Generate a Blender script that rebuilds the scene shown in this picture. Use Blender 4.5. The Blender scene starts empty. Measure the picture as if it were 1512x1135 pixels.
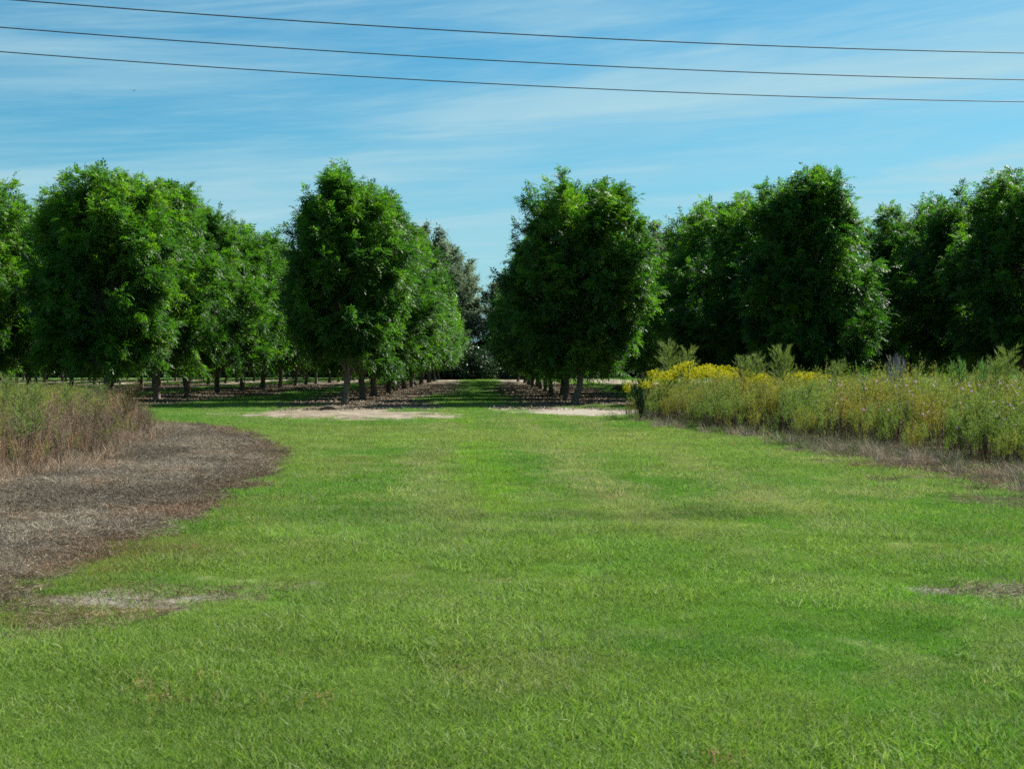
import bpy, math
import numpy as np
from mathutils import Vector

R = np.random.default_rng(7)
sc = bpy.context.scene
col = sc.collection

# ------------------------------------------------------------------ camera
F = 2100.0            # focal length in photograph pixels (1512 wide)
CAMH = 1.83
YAW, PITCH = math.radians(0.98), math.radians(-0.70)
cam_d = bpy.data.cameras.new("camera")
cam = bpy.data.objects.new("camera", cam_d)
col.objects.link(cam)
sc.camera = cam
cam.location = (0, 0, CAMH)
cam.rotation_euler = (math.pi / 2 + PITCH, 0, -YAW)
cam_d.sensor_width = 36
cam_d.lens = 50
cam_d.clip_end = 20000
cam_d.dof.use_dof = True
cam_d.dof.focus_distance = 62
cam_d.dof.aperture_fstop = 6.5
_f = np.array([math.sin(YAW) * math.cos(PITCH), math.cos(YAW) * math.cos(PITCH), math.sin(PITCH)])
_r = np.array([math.cos(YAW), -math.sin(YAW), 0])
_u = np.cross(_r, _f)


def ground(px, py):
    """photograph pixel -> point of the flat ground"""
    d = _f + _r * (px - 756) / F - _u * (py - 567.5) / F
    t = -CAMH / d[2]
    return np.array([d[0] * t, d[1] * t])


def at(px, py, D):
    """point at depth D behind a photograph pixel"""
    d = _f + _r * (px - 756) / F - _u * (py - 567.5) / F
    t = D / d[1]
    return np.array([d[0] * t, D, CAMH + d[2] * t])


# ------------------------------------------------------------------ noise, polygons
def _hash(ix, iy, s):
    h = (ix * 374761393 + iy * 668265263 + s * 2147483647) & 0xFFFFFFFF
    h = ((h ^ (h >> 13)) * 1274126177) & 0xFFFFFFFF
    return ((h ^ (h >> 16)) & 0xFFFF) / 65535.0


def vnoise(x, y, s=0):
    ix, iy = np.floor(x).astype(np.int64), np.floor(y).astype(np.int64)
    fx, fy = x - ix, y - iy
    fx, fy = fx * fx * (3 - 2 * fx), fy * fy * (3 - 2 * fy)
    a, b = _hash(ix, iy, s), _hash(ix + 1, iy, s)
    c, d = _hash(ix, iy + 1, s), _hash(ix + 1, iy + 1, s)
    return (a * (1 - fx) + b * fx) * (1 - fy) + (c * (1 - fx) + d * fx) * fy


def fbm(x, y, s=0, o=4):
    t, a, n = 0, 0.5, 0
    for k in range(o):
        t = t + a * vnoise(x * 2 ** k + 17.3 * k, y * 2 ** k - 9.1 * k, s + k)
        n += a
        a *= 0.5
    return t / n


def sdist(x, y, poly):
    """signed distance to polygon, positive inside"""
    x, y = np.asarray(x, float), np.asarray(y, float)
    d = np.full(x.shape, 1e9)
    ins = np.zeros(x.shape, bool)
    n = len(poly)
    for i in range(n):
        ax, ay = poly[i]
        bx, by = poly[(i + 1) % n]
        ex, ey = bx - ax, by - ay
        t = np.clip(((x - ax) * ex + (y - ay) * ey) / (ex * ex + ey * ey + 1e-9), 0, 1)
        d = np.minimum(d, np.hypot(x - ax - t * ex, y - ay - t * ey))
        c = ((ay > y) != (by > y)) & (x < ex * (y - ay) / (ey if abs(ey) > 1e-9 else 1e-9) + ax)
        ins ^= c
    return np.where(ins, d, -d)


def smooth(a, b, v):
    t = np.clip((v - a) / (b - a), 0, 1)
    return t * t * (3 - 2 * t)


G = lambda pts: [tuple(ground(*p)) for p in pts]
P_BROWN = G([(-500, 640), (120, 632), (215, 630), (300, 632), (352, 643), (392, 657), (412, 676), (385, 708), (335, 735),
             (285, 757), (240, 782), (200, 800), (150, 822), (95, 842), (45, 862), (0, 882), (-60, 915), (-500, 1000)])
P_LWEED = G([(-700, 745), (-60, 728), (10, 716), (90, 698), (150, 680), (200, 655), (222, 636), (212, 622), (150, 618), (60, 614), (-100, 612), (-700, 615)])
P_RMEAD = G([(928, 621), (975, 629), (1040, 638), (1120, 648), (1200, 661), (1290, 673), (1380, 684), (1450, 694), (1520, 705),
             (1700, 735), (2300, 760), (2300, 604), (1700, 603), (1300, 603), (1150, 603), (1010, 603), (935, 606)])
P_SANDL = G([(-300, 1000), (-80, 940), (0, 948), (60, 950), (140, 928), (200, 930), (250, 912), (320, 905), (385, 892), (415, 876), (380, 864), (300, 866), (235, 868),
             (200, 862), (130, 868), (60, 885), (0, 893), (-100, 930), (-400, 960)])
P_SANDR = G([(1285, 873), (1350, 868), (1400, 860), (1450, 850), (1530, 852), (1700, 850), (1700, 895), (1540, 893), (1490, 882), (1440, 878), (1360, 888), (1300, 890)])
P_EDGE = G([(1180, 668), (1290, 690), (1380, 720), (1480, 745), (1600, 770), (1900, 800), (1900, 730), (1520, 690), (1400, 672), (1300, 660), (1200, 652)])
P_APRL = G([(345, 613), (420, 615), (500, 619), (580, 620), (645, 616), (620, 610), (640, 604), (655, 599), (600, 596), (480, 596), (440, 602), (400, 606)])
P_APRR = G([(735, 600), (745, 607), (790, 612), (850, 615), (930, 614), (990, 612), (1000, 603), (935, 603), (850, 601), (780, 599)])

ROWS = {  # row x -> depth of its first tree
    -7.1: 71.0, 4.4: 71.2, -18.6: 69.6, 15.9: 71.0, -30.1: 74.8, 27.4: 71.5,
}


def gz(x, y):
    z = (fbm(x / 7, y / 7, 3, 2) - .5) * .10 + (fbm(x / 1.3, y / 1.3, 8, 2) - .5) * .02
    ridge = np.exp(-((y - 16.9 - 0.05 * x - (vnoise(x / 5, y * 0, 5) - .5)) / .55) ** 2) * smooth(-3, .5, x) * smooth(5, 2.5, x)
    z = z - .03 * ridge
    z = z * smooth(0, 8, np.hypot(x, y)) * smooth(90, 60, np.hypot(x, y))
    return z + .05 * smooth(.0, .6, sdist(x, y, P_BROWN)) * (fbm(x / .8, y / .8, 21, 3)) * .8


# zone weights at a ground position
def zones(x, y):
    jx = (fbm(x / 1.1, y / 1.1, 31, 3) - .5)
    jf = (fbm(x / .35, y / .35, 41, 3) - .5)
    near = smooth(45, 15, y)
    jit = (jx * 1.5 + jf * .8) * (0.35 + .65 * (1 - near))
    br = smooth(-.06, .10, sdist(x, y, P_BROWN) + jit * .4)
    sl = smooth(-.12, .35, sdist(x, y, P_SANDL) + .1 + jx * 1.3 + jf * 1.4)
    slk = smooth(-.40, .02, sdist(x, y, P_SANDL) + .1 + jx * 1.3 + jf * 1.0)
    sr = smooth(-.1, .35, sdist(x, y, P_SANDR) + jx * 1.2 + jf * 1.2)
    ed = smooth(-.3, .7, sdist(x, y, P_EDGE) + jx * 2.5 + jf * 2)
    ap = np.maximum(smooth(-.8, .4, sdist(x, y, P_APRL) + 1.2 + jx * 6 + jf * 6), smooth(-.4, .8, sdist(x, y, P_APRR) + .9 + jx * 5 + jf * 5))
    # orchard floor: soil below each row of trees, grass lanes between
    orch = smooth(66.0, 68.5, y + jx * 7 + .03 * x)
    m = np.mod(x + 7.1 + 5.75, 11.5) - 5.75          # distance to the nearest row line
    lane = smooth(3.1, 4.2, np.abs(m - .35) + jx * 1.6 + jf * .8)
    soil = orch * (1 - lane) * smooth(235, 200, y + 0 * x)
    ht = np.exp(-((np.abs(m) - 3.7) / .5) ** 2)
    mead = smooth(-.2, .5, sdist(x, y, P_RMEAD) + jx)
    lw = smooth(-.2, .5, sdist(x, y, P_LWEED) + jx)
    return dict(brown=br, sandlk=slk, sandl=sl, sandr=sr, edge=ed, apron=ap, soil=soil, mead=mead, lweed=lw, orch=orch)


def C(*c):
    return np.array(c)


def mixc(a, b, t):
    return a + (b - a) * t[..., None]


def lawn_col(x, y):
    n1 = fbm(x / 3.2, y / 4.5, 51, 3)
    n2 = fbm(x / .9, y / 1.4, 61, 3)
    n3 = fbm(x / 9, y / 12, 71, 2)
    n4 = fbm(x / .25, y / .3, 75, 2)
    g = C(.106, .200, .034)
    lush = C(.080, .180, .026)
    olive = C(.150, .205, .050)
    dry = C(.27, .255, .14)
    c = np.broadcast_to(g, x.shape + (3,)).copy()
    c = mixc(c, lush, smooth(.50, .60, n1 * .6 + n2 * .4))
    c = mixc(c, olive, smooth(.50, .40, n3 * .3 + n1 * .35 + n2 * .35) * (.55 + .3 * smooth(8, 16, y)))
    # drier, paler wheel lanes running to the avenue
    cx = x * 0 + np.interp(y, [6, 14, 30, 62], [1.1, .9, .3, -.9])
    for off in (-1.3, 1.3, 3.4):
        w = np.exp(-((x - cx - off - (n3 - .5)) / .42) ** 2) * smooth(10, 20, y)
        c = mixc(c, dry, w * (.25 + .5 * n2))
    w = np.exp(-((x - cx + .4 - (n3 - .5)) / .35) ** 2) * smooth(12, 22, y)
    c = mixc(c, C(.14, .25, .02), w * .8)
    c = mixc(c, dry, smooth(.54, .66, n2 * .45 + n4 * .55) * (.35 + .4 * smooth(14, 24, y)))
    c = mixc(c, C(.19, .235, .07), smooth(13, 22, y) * smooth(50, 36, y) * smooth(.40, .62, n3) * .6)
    # darker, greyer strip of turf across the middle
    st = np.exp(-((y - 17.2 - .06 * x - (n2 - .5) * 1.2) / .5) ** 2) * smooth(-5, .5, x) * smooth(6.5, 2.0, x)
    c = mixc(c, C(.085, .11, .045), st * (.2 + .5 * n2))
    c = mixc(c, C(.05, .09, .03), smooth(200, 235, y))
    # far lane grass and apron grass a bit cooler
    c = mixc(c, C(.085, .19, .03), smooth(40, 62, y) * .5)
    c = c * (.78 + .44 * fbm(x / .55, y / .7, 77, 3))[..., None] 
    # reddish clover-like weeds by the mown verge
    bd = -sdist(x, y, P_BROWN)
    rd = smooth(1.6, .1, bd) * smooth(0, .1, bd) * smooth(.5, .66, n2 * .5 + n4 * .5) * smooth(26, 15, y)
    c = mixc(c, C(.11, .05, .025), rd * .7)
    return c


def ground_col(x, y, z=None):
    z = z or zones(x, y)
    n = fbm(x / .5, y / .5, 91, 4)
    n2 = fbm(x / 2.3, y / 2.3, 95, 3)
    n3 = fbm(x / .12, y / .12, 99, 2)
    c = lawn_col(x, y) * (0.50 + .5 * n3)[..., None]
    c = mixc(c, mixc(np.broadcast_to(C(.07, .085, .03), c.shape), C(.12, .09, .05), n), z['mead'])
    brown = mixc(np.broadcast_to(C(.085, .064, .044), c.shape), C(.19, .155, .115), smooth(.3, .75, n * .5 + n3 * .5))
    brown = mixc(brown, C(.085, .047, .026), smooth(1.3, .1, sdist(x, y, P_BROWN)) * .8)
    c = mixc(c, brown, z['brown'])
    sand = mixc(np.broadcast_to(C(.13, .113, .09), c.shape), C(.215, .195, .165), smooth(.35, .65, n))
    sand = mixc(sand, C(.15, .10, .05), smooth(.55, .7, n2) * .6)
    c = mixc(c, sand, z['sandl'] * smooth(.42, .50, fbm(x / .9, y / .3, 92, 4) * .85 + z['sandl'] * .22))
    c = mixc(c, sand * .8, z['sandr'] * smooth(.38, .55, n + .04))
    straw = mixc(np.broadcast_to(C(.16, .13, .09), c.shape), C(.27, .22, .15), n)
    c = mixc(c, straw, z['edge'] * .8)
    apr = mixc(np.broadcast_to(C(.13, .105, .075), c.shape), C(.24, .205, .155), smooth(.3, .7, n))
    apr = mixc(apr, C(.16, .12, .08), smooth(.5, .72, n2) * .7)
    apr = np.where((x > 0)[..., None], mixc(apr, C(.27, .245, .20), n2 * 0 + .6), apr)
    c = mixc(c, apr, z['apron'])
    soil = mixc(np.broadcast_to(C(.14, .115, .08), c.shape), C(.29, .25, .185), smooth(.3, .72, n * .6 + n2 * .4))
    soil = mixc(soil, C(.10, .07, .048), smooth(.56, .7, fbm(x / .8, y / 1.4, 97, 3)) * .8)
    c = mixc(c, soil, z['soil'] * (1 - z['apron']))
    return c


# ------------------------------------------------------------------ materials
def new_mat(name):
    m = bpy.data.materials.new(name)
    m.use_nodes = True
    nt = m.node_tree
    nt.nodes.clear()
    return m, nt, nt.nodes.new, nt.links.new


def set_in(n, **k):
    for a, b in k.items():
        n.inputs[a.replace('_', ' ')].default_value = b


def foliage(name, ramp, trans=.35, tcol=(1.25, 1.35, .6), rough=.45, spec=.45, inst=None, instmix=1.0, objvar=False):
    """leaf material: colour from the per-leaf attribute 'rnd' through a ramp, optional per-instance tint"""
    m, nt, N, L = new_mat(name)
    at_ = N('ShaderNodeAttribute'); at_.attribute_name = 'rnd'
    cr = N('ShaderNodeValToRGB')
    el = cr.color_ramp.elements
    while len(el) < len(ramp):
        el.new(.5)
    for e, (p, c) in zip(el, ramp):
        e.position = p
        e.color = (*c, 1)
    L(at_.outputs['Fac'], cr.inputs[0])
    c_out = cr.outputs[0]
    if inst:
        ia = N('ShaderNodeAttribute'); ia.attribute_type = 'INSTANCER'; ia.attribute_name = inst
        mx = N('ShaderNodeMix'); mx.data_type = 'RGBA'; mx.blend_type = 'MULTIPLY'
        mx.inputs[0].default_value = instmix
        L(c_out, mx.inputs[6]); L(ia.outputs['Color'], mx.inputs[7])
        c_out = mx.outputs[2]
    bs = N('ShaderNodeBsdfPrincipled')
    bs.inputs['Roughness'].default_value = rough
    bs.inputs['Specular IOR Level'].default_value = spec
    L(c_out, bs.inputs['Base Color'])
    if objvar:
        oi = N('ShaderNodeObjectInfo')
        cv = N('ShaderNodeValToRGB')
        cv.color_ramp.elements[0].color = (.82, .86, .95, 1); cv.color_ramp.elements[1].color = (1.12, 1.10, .98, 1)
        L(oi.outputs['Random'], cv.inputs[0])
        mo = N('ShaderNodeMix'); mo.data_type = 'RGBA'; mo.blend_type = 'MULTIPLY'; mo.inputs[0].default_value = 1
        L(c_out, mo.inputs[6]); L(cv.outputs[0], mo.inputs[7])
        c_out = mo.outputs[2]
        L(c_out, bs.inputs['Base Color'])
    tr = N('ShaderNodeBsdfTranslucent')
    tm = N('ShaderNodeMix'); tm.data_type = 'RGBA'; tm.blend_type = 'MULTIPLY'; tm.inputs[0].default_value = 1
    tm.inputs[7].default_value = (*tcol, 1)
    L(c_out, tm.inputs[6]); L(tm.outputs[2], tr.inputs[0])
    ms = N('ShaderNodeMixShader'); ms.inputs[0].default_value = trans
    L(bs.outputs[0], ms.inputs[1]); L(tr.outputs[0], ms.inputs[2])
    out = N('ShaderNodeOutputMaterial'); L(ms.outputs[0], out.inputs[0])
    return m


def bark_mat(name, a, b):
    m, nt, N, L = new_mat(name)
    tc = N('ShaderNodeTexCoord')
    mp = N('ShaderNodeMapping'); mp.inputs['Scale'].default_value = (9, 9, 2.2)
    no = N('ShaderNodeTexNoise'); set_in(no, Scale=2.2, Detail=8, Roughness=.7)
    L(tc.outputs['Object'], mp.inputs[0]); L(mp.outputs[0], no.inputs[0])
    cr = N('ShaderNodeValToRGB')
    cr.color_ramp.elements[0].position = .32; cr.color_ramp.elements[0].color = (*a, 1)
    cr.color_ramp.elements[1].position = .66; cr.color_ramp.elements[1].color = (*b, 1)
    L(no.outputs[0], cr.inputs[0])
    bs = N('ShaderNodeBsdfPrincipled'); bs.inputs['Roughness'].default_value = .9
    bs.inputs['Specular IOR Level'].default_value = .2
    L(cr.outputs[0], bs.inputs['Base Color'])
    bp = N('ShaderNodeBump'); set_in(bp, Strength=.8, Distance=.04)
    L(no.outputs[0], bp.inputs['Height']); L(bp.outputs[0], bs.inputs['Normal'])
    out = N('ShaderNodeOutputMaterial'); L(bs.outputs[0], out.inputs[0])
    return m


def plain_mat(name, c, rough=.7, metal=0, var=.25, scale=30):
    m, nt, N, L = new_mat(name)
    tc = N('ShaderNodeTexCoord')
    no = N('ShaderNodeTexNoise'); set_in(no, Scale=scale, Detail=4)
    L(tc.outputs['Object'], no.inputs[0])
    cr = N('ShaderNodeValToRGB')
    cr.color_ramp.elements[0].color = (*[v * (1 - var) for v in c], 1)
    cr.color_ramp.elements[1].color = (*[min(1, v * (1 + var)) for v in c], 1)
    L(no.outputs[0], cr.inputs[0])
    bs = N('ShaderNodeBsdfPrincipled'); bs.inputs['Roughness'].default_value = rough
    bs.inputs['Metallic'].default_value = metal
    L(cr.outputs[0], bs.inputs['Base Color'])
    out = N('ShaderNodeOutputMaterial'); L(bs.outputs[0], out.inputs[0])
    return m


M = {}
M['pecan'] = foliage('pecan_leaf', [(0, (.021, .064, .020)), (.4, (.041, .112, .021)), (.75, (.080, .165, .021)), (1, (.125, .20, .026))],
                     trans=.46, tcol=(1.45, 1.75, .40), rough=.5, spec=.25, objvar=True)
M['hazed_oak'] = foliage('hazed_oak_leaf', [(0, (.08, .115, .08)), (.6, (.13, .175, .115)), (1, (.17, .21, .13))], trans=.48, tcol=(1.1, 1.15, .95), rough=.8, spec=.1)  # distance haze painted in as a paler grey-green leaf colour
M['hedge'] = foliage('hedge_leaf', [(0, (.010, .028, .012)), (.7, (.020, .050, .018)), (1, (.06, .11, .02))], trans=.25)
M['bark'] = bark_mat('pecan_bark', (.055, .045, .036), (.21, .175, .14))
M['deadwood'] = plain_mat('dead_wood', (.10, .075, .055), .9)
M['grass'] = foliage('grass_blade', [(0, (.62, .80, .6)), (.5, (1.0, 1.05, .9)), (.8, (1.3, 1.3, 1.3)), (.93, (1.4, 1.2, 1.8)), (1, (2.0, 1.5, 3.6))],
                     trans=.38, tcol=(1.25, 1.3, .7), rough=.7, spec=.2, inst='tint')
M['thatch'] = foliage('dead_thatch', [(0, (.55, .55, .6)), (.5, (1, 1, 1)), (.85, (1.5, 1.5, 1.5)), (1, (2.2, 2.2, 2.3))],
                      trans=.15, tcol=(1, .9, .8), rough=.75, spec=.2, inst='tint')
M['weed'] = foliage('meadow_leaf', [(0, (.055, .085, .022)), (.5, (.105, .145, .034)), (1, (.18, .21, .06))],
                    trans=.4, tcol=(1.2, 1.3, .5), rough=.6, spec=.25, inst='tint')
M['stem'] = foliage('weed_stem', [(0, (.05, .036, .028)), (.6, (.12, .085, .055)), (1, (.16, .15, .06))], trans=.1, rough=.7, spec=.2)
M['deadstem'] = foliage('dead_stem', [(0, (.055, .045, .040)), (.55, (.15, .125, .105)), (.85, (.30, .26, .21)), (1, (.46, .33, .20))], trans=.1, tcol=(1, .9, .8), rough=.8, spec=.15, inst='tint')
M['fennel'] = foliage('fennel_frond', [(0, (.07, .11, .035)), (1, (.18, .24, .08))], trans=.35, rough=.6, spec=.2)
M['deadbrown_frond'] = foliage('brown_frond', [(0, (.07, .05, .03)), (1, (.15, .12, .06))], trans=.2, rough=.7, spec=.15)
M['broom'] = foliage('broom_frond', [(0, (.05, .12, .045)), (1, (.12, .23, .085))], trans=.35, rough=.6, spec=.2)
M['gold'] = foliage('goldenrod_flower', [(0, (.33, .33, .012)), (1, (.68, .62, .015))], trans=.3, tcol=(1, 1, .6), rough=.7, spec=.1)
M['greytwig'] = foliage('grey_twig', [(0, (.16, .165, .17)), (1, (.36, .36, .37))], trans=.05, tcol=(1, 1, 1), rough=.8, spec=.1)
M['pink'] = foliage('thistle_flower', [(0, (.50, .30, .42)), (1, (.72, .55, .70))], trans=.3, tcol=(1, 1, 1), rough=.7, spec=.1)
M['bluegreen'] = foliage('bluegreen_leaf', [(0, (.03, .06, .03)), (1, (.09, .14, .07))], trans=.3, rough=.6)


# ------------------------------------------------------------------ mesh building
class Mesh:
    """collects blades, leaflets and tubes as arrays; every face carries a material index and 'rnd'"""

    def __init__(s):
        s.v, s.f3, s.f4, s.r, s.m3, s.m4 = [], [], [], [], [], []
        s.n = 0

    def add(s, v, rnd, quads=None, tris=None, mat=0):
        v = v.reshape(-1, 3)
        s.v.append(v)
        s.r.append(np.broadcast_to(rnd, (len(v),)) if np.ndim(rnd) == 0 else np.asarray(rnd).reshape(-1))
        if quads is not None:
            q = quads.reshape(-1, 4) + s.n
            s.f4.append(q); s.m4.append(np.full(len(q), mat))
        if tris is not None:
            t = tris.reshape(-1, 3) + s.n
            s.f3.append(t); s.m3.append(np.full(len(t), mat))
        s.n += len(v)

    def rhombs(s, p, d, side, ln, w, rnd, mat=0, drop=.15):
        """one four-sided leaflet per entry"""
        ln = np.broadcast_to(ln, (len(p),))[:, None]; w = np.broadcast_to(w, (len(p),))[:, None]
        mid = p + d * ln * .45
        tip = p + d * ln - np.array([0, 0, 1]) * ln * drop
        v = np.stack([p, mid + side * w * .5, tip, mid - side * w * .5], 1)
        q = np.arange(len(p) * 4).reshape(-1, 4)
        s.add(v, np.repeat(np.broadcast_to(rnd, (len(p),)), 4), quads=q, mat=mat)

    def blades(s, p, d, side, ln, w, bend, rnd, mat=0):
        """grass blade: quad + triangle, bending by vector 'bend'"""
        n = len(p)
        ln = np.broadcast_to(ln, (n,))[:, None]; w = np.broadcast_to(w, (n,))[:, None]
        m_ = p + d * ln * .55 + bend * .3
        t_ = p + d * ln + bend
        v = np.stack([p - side * w * .5, p + side * w * .5, m_ + side * w * .4, m_ - side * w * .4, t_], 1)
        b = np.arange(n)[:, None] * 5
        s.add(v, np.repeat(np.broadcast_to(rnd, (n,)), 5), quads=b + np.array([[0, 1, 2, 3]]), tris=b + np.array([[3, 2, 4]]), mat=mat)

    def tube(s, pts, rad, k=6, rnd=.5, mat=0):
        pts = np.asarray(pts, float); rad = np.asarray(rad, float)
        n = len(pts)
        tan = np.gradient(pts, axis=0)
        tan /= np.linalg.norm(tan, axis=1)[:, None] + 1e-9
        ref = np.array([1.0, .03, .02]) if abs(tan[:, 0]).mean() < .8 else np.array([.02, 1.0, .03])
        a = np.cross(tan, ref); a /= np.linalg.norm(a, axis=1)[:, None] + 1e-9
        b = np.cross(tan, a)
        th = np.linspace(0, 2 * math.pi, k, endpoint=False)
        v = pts[:, None, :] + rad[:, None, None] * (np.cos(th)[None, :, None] * a[:, None, :] + np.sin(th)[None, :, None] * b[:, None, :])
        i = np.arange(n - 1)[:, None] * k; j = np.arange(k)[None, :]
        q = np.stack([i + j, i + (j + 1) % k, i + k + (j + 1) % k, i + k + j], -1)
        s.add(v, rnd, quads=q, mat=mat)

    def mesh(s, name, mats, extra=None, smooth_=False):
        v = np.concatenate(s.v)
        f4 = np.concatenate(s.f4) if s.f4 else np.zeros((0, 4), int)
        f3 = np.concatenate(s.f3) if s.f3 else np.zeros((0, 3), int)
        mi = np.concatenate(([*s.m4] or [np.zeros(0, int)]) + ([*s.m3] or [np.zeros(0, int)])).astype(np.int32)
        me = bpy.data.meshes.new(name)
        me.vertices.add(len(v)); me.vertices.foreach_set('co', v.astype(np.float32).ravel())
        nl = f4.size + f3.size
        me.loops.add(nl)
        me.loops.foreach_set('vertex_index', np.concatenate([f4.ravel(), f3.ravel()]).astype(np.int32))
        me.polygons.add(len(f4) + len(f3))
        st = np.concatenate([np.arange(len(f4)) * 4, f4.size + np.arange(len(f3)) * 3]).astype(np.int32)
        me.polygons.foreach_set('loop_start', st)
        me.polygons.foreach_set('material_index', mi)
        if smooth_:
            me.polygons.foreach_set('use_smooth', np.ones(len(st), bool))
        for m_ in mats:
            me.materials.append(M[m_] if isinstance(m_, str) else m_)
        at_ = me.attributes.new('rnd', 'FLOAT', 'POINT')
        at_.data.foreach_set('value', np.concatenate(s.r).astype(np.float32))
        if extra:
            for k, (ty, arr) in extra.items():
                a_ = me.attributes.new(k, ty, 'POINT')
                key = 'vector' if ty == 'FLOAT_VECTOR' else 'color' if ty == 'FLOAT_COLOR' else 'value'
                a_.data.foreach_set(key, arr.ravel())
        me.update(calc_edges=True)
        return me


def unit(v):
    return v / (np.linalg.norm(v, axis=-1, keepdims=True) + 1e-9)


def rdir(n, up=0.0, rng=R):
    v = rng.normal(size=(n, 3))
    v = unit(v)
    v[:, 2] += up
    return unit(v)


def link(name, me, parent=None, loc=(0, 0, 0), label=None, cat=None, group=None, kind=None):
    o = bpy.data.objects.new(name, me)
    col.objects.link(o)
    o.location = loc
    if parent:
        o.parent = parent
    if label: o['label'] = label
    if cat: o['category'] = cat
    if group: o['group'] = group
    if kind: o['kind'] = kind
    return o


# ------------------------------------------------------------------ trees
def pecan_meshes(seed, H, Rad, z0=1.5, nb=95, ntw=11, nlf=11, leaf=.46, nleaflet=9, lean=(0, 0), spiky=1.0, prof=.5, low=.5, lw=.34, pk=.30, asym=None, topfill=1.0, mats=('pecan',)):
    rng = np.random.default_rng(seed)
    tr = Mesh()
    zz = np.concatenate([[-.1, .0, .12, .35, .8], np.linspace(1.4, H * .82, 9)])
    off = np.cumsum(rng.normal(0, .05, (len(zz), 2)), 0) * .8
    off[:4] = 0
    lx = np.stack([off[:, 0] + lean[0] * zz / H, off[:, 1] + lean[1] * zz / H, zz], 1)
    r0 = .155 + .012 * H / 10
    rad = np.interp(zz, [-.1, 0, .12, .35, .8, H * .3, H * .85], [r0 * 1.75, r0 * 1.6, r0 * 1.25, r0 * 1.05, r0, r0 * .75, .02])
    tr.tube(lx, rad, 12)
    cx = lambda z: np.stack([np.interp(z, zz, lx[:, 0]), np.interp(z, zz, lx[:, 1])], -1)
    leaves_p, leaves_d, leaves_a = [], [], []
    up_ = np.array([0, 0, 1.0])
    lob = rng.uniform(0, 6.28, 6)
    for i in range(nb):
        t = (i + rng.uniform()) / nb
        t = t ** .86
        ang = i * 2.39996 + rng.normal(0, .35)
        r = Rad * (low + (1 - low) * min(1, t / pk) ** .8) if t < pk else Rad * max(0.0, 1 - ((t - pk) / (1.02 - pk)) ** 2) ** prof
        r *= 1 + .10 * math.sin(3 * ang + lob[0] + 4 * t) + .07 * math.sin(2 * ang + lob[1] - 7 * t)
        if asym: r *= asym(ang, t)
        r *= rng.uniform(.62, 1.0) if rng.uniform() < .5 else rng.uniform(.94, 1.07)
        zt = z0 + (H - .8 - z0) * t + rng.normal(0, .25) + (rng.uniform(0, .9) * spiky if t > .72 else 0)
        zt = min(zt, H)
        base_z = max(1.35, zt - r * rng.uniform(.65, 1.2) - (.9 if t > .7 else 0)) if t > .12 else rng.uniform(1.6, 2.5)
        base_z = min(base_z, H * .8)
        b = cx(base_z)
        p0 = np.array([b[0], b[1], base_z])
        tipc = cx(zt)
        p2 = np.array([tipc[0] + r * math.cos(ang), tipc[1] + r * math.sin(ang), zt])
        p1 = p0 * .45 + p2 * .55 + np.array([0, 0, .35 * r * (1 if t < .75 else -.2) * .6])
        ss = np.linspace(0, 1, 7)[:, None]
        cur = (1 - ss) ** 2 * p0 + 2 * ss * (1 - ss) * p1 + ss ** 2 * p2
        L_ = np.linalg.norm(p2 - p0)
        tr.tube(cur, np.linspace(min(.075, .018 * L_ + .015), .008, 7), 5)
        n_tw = max(4, int(ntw * rng.uniform(.75, 1.25) * min(1.3, .45 + L_ / 3.4)))
        s = 1 - rng.uniform(0, 1, n_tw) ** 1.35 * .72
        s[0] = 1.0
        s_ = s[:, None]
        bp = (1 - s_) ** 2 * p0 + 2 * s_ * (1 - s_) * p1 + s_ ** 2 * p2
        bd = unit(2 * (1 - s_) * (p1 - p0) + 2 * s_ * (p2 - p1))
        outw = np.array([math.cos(ang), math.sin(ang), 0])
        td = unit(bd * .75 + rdir(n_tw, .12 if t > .4 else -.12, rng) * .8 + outw * .25 + np.array([0, 0, .45 * (t - .25)]))
        td[0] = unit(bd[0] + np.array([0, 0, .3 * (t - .1)]))
        tl = rng.uniform(.45, 1.05, n_tw) * (1.15 if t > .7 else 1.0)
        clump = rng.uniform(0, 1, n_tw) * .35 + rng.uniform() ** 1.5 * .5
        for k in range(n_tw):
            q = bp[k] + td[k] * tl[k]
            if k % 2 == 0:
                tr.tube(np.stack([bp[k], bp[k] + td[k] * tl[k] * .5, q]), [.010, .007, .004], 3)
            m = int(nlf * rng.uniform(.7, 1.3))
            u = rng.uniform(.15, 1, m) ** .7
            lp = bp[k] + td[k] * tl[k] * u[:, None]
            ld = unit(td[k] * .6 + rdir(m, .05, rng) * .85 + outw * .25 + up_ * .12)
            leaves_p.append(lp); leaves_d.append(ld)
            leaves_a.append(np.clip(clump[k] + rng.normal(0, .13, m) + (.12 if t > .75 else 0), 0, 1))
    P, D, A = np.concatenate(leaves_p), np.concatenate(leaves_d), np.concatenate(leaves_a)
    n = len(P)
    cr = Mesh()
    ll = leaf * rng.uniform(.75, 1.25, n)
    up = np.array([0, 0, 1.0])
    S = unit(np.cross(D, up + rng.normal(0, .45, (n, 3))))
    k = nleaflet
    for j in range(k):
        tt = .22 + .78 * (j // 2) / ((k - 1) / 2) if j < k - 1 else 1.0
        tt = min(tt, 1)
        sg = 1 if j % 2 else -1
        pos = P + D * (ll * tt)[:, None] - up * (ll * tt * tt * .22)[:, None]
        if j == k - 1:
            d = unit(D - up * .5)
            sd = S
        else:
            d = unit(S * sg * .85 + D * .55 - up * .12 + rng.normal(0, .13, (n, 3)))
            sd = unit(np.cross(d, unit(np.cross(D, S)) + rng.normal(0, .25, (n, 3))))
        lfl = ll * lw * (1 - .25 * abs(tt - .6)) * rng.uniform(.85, 1.15, n)
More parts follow.
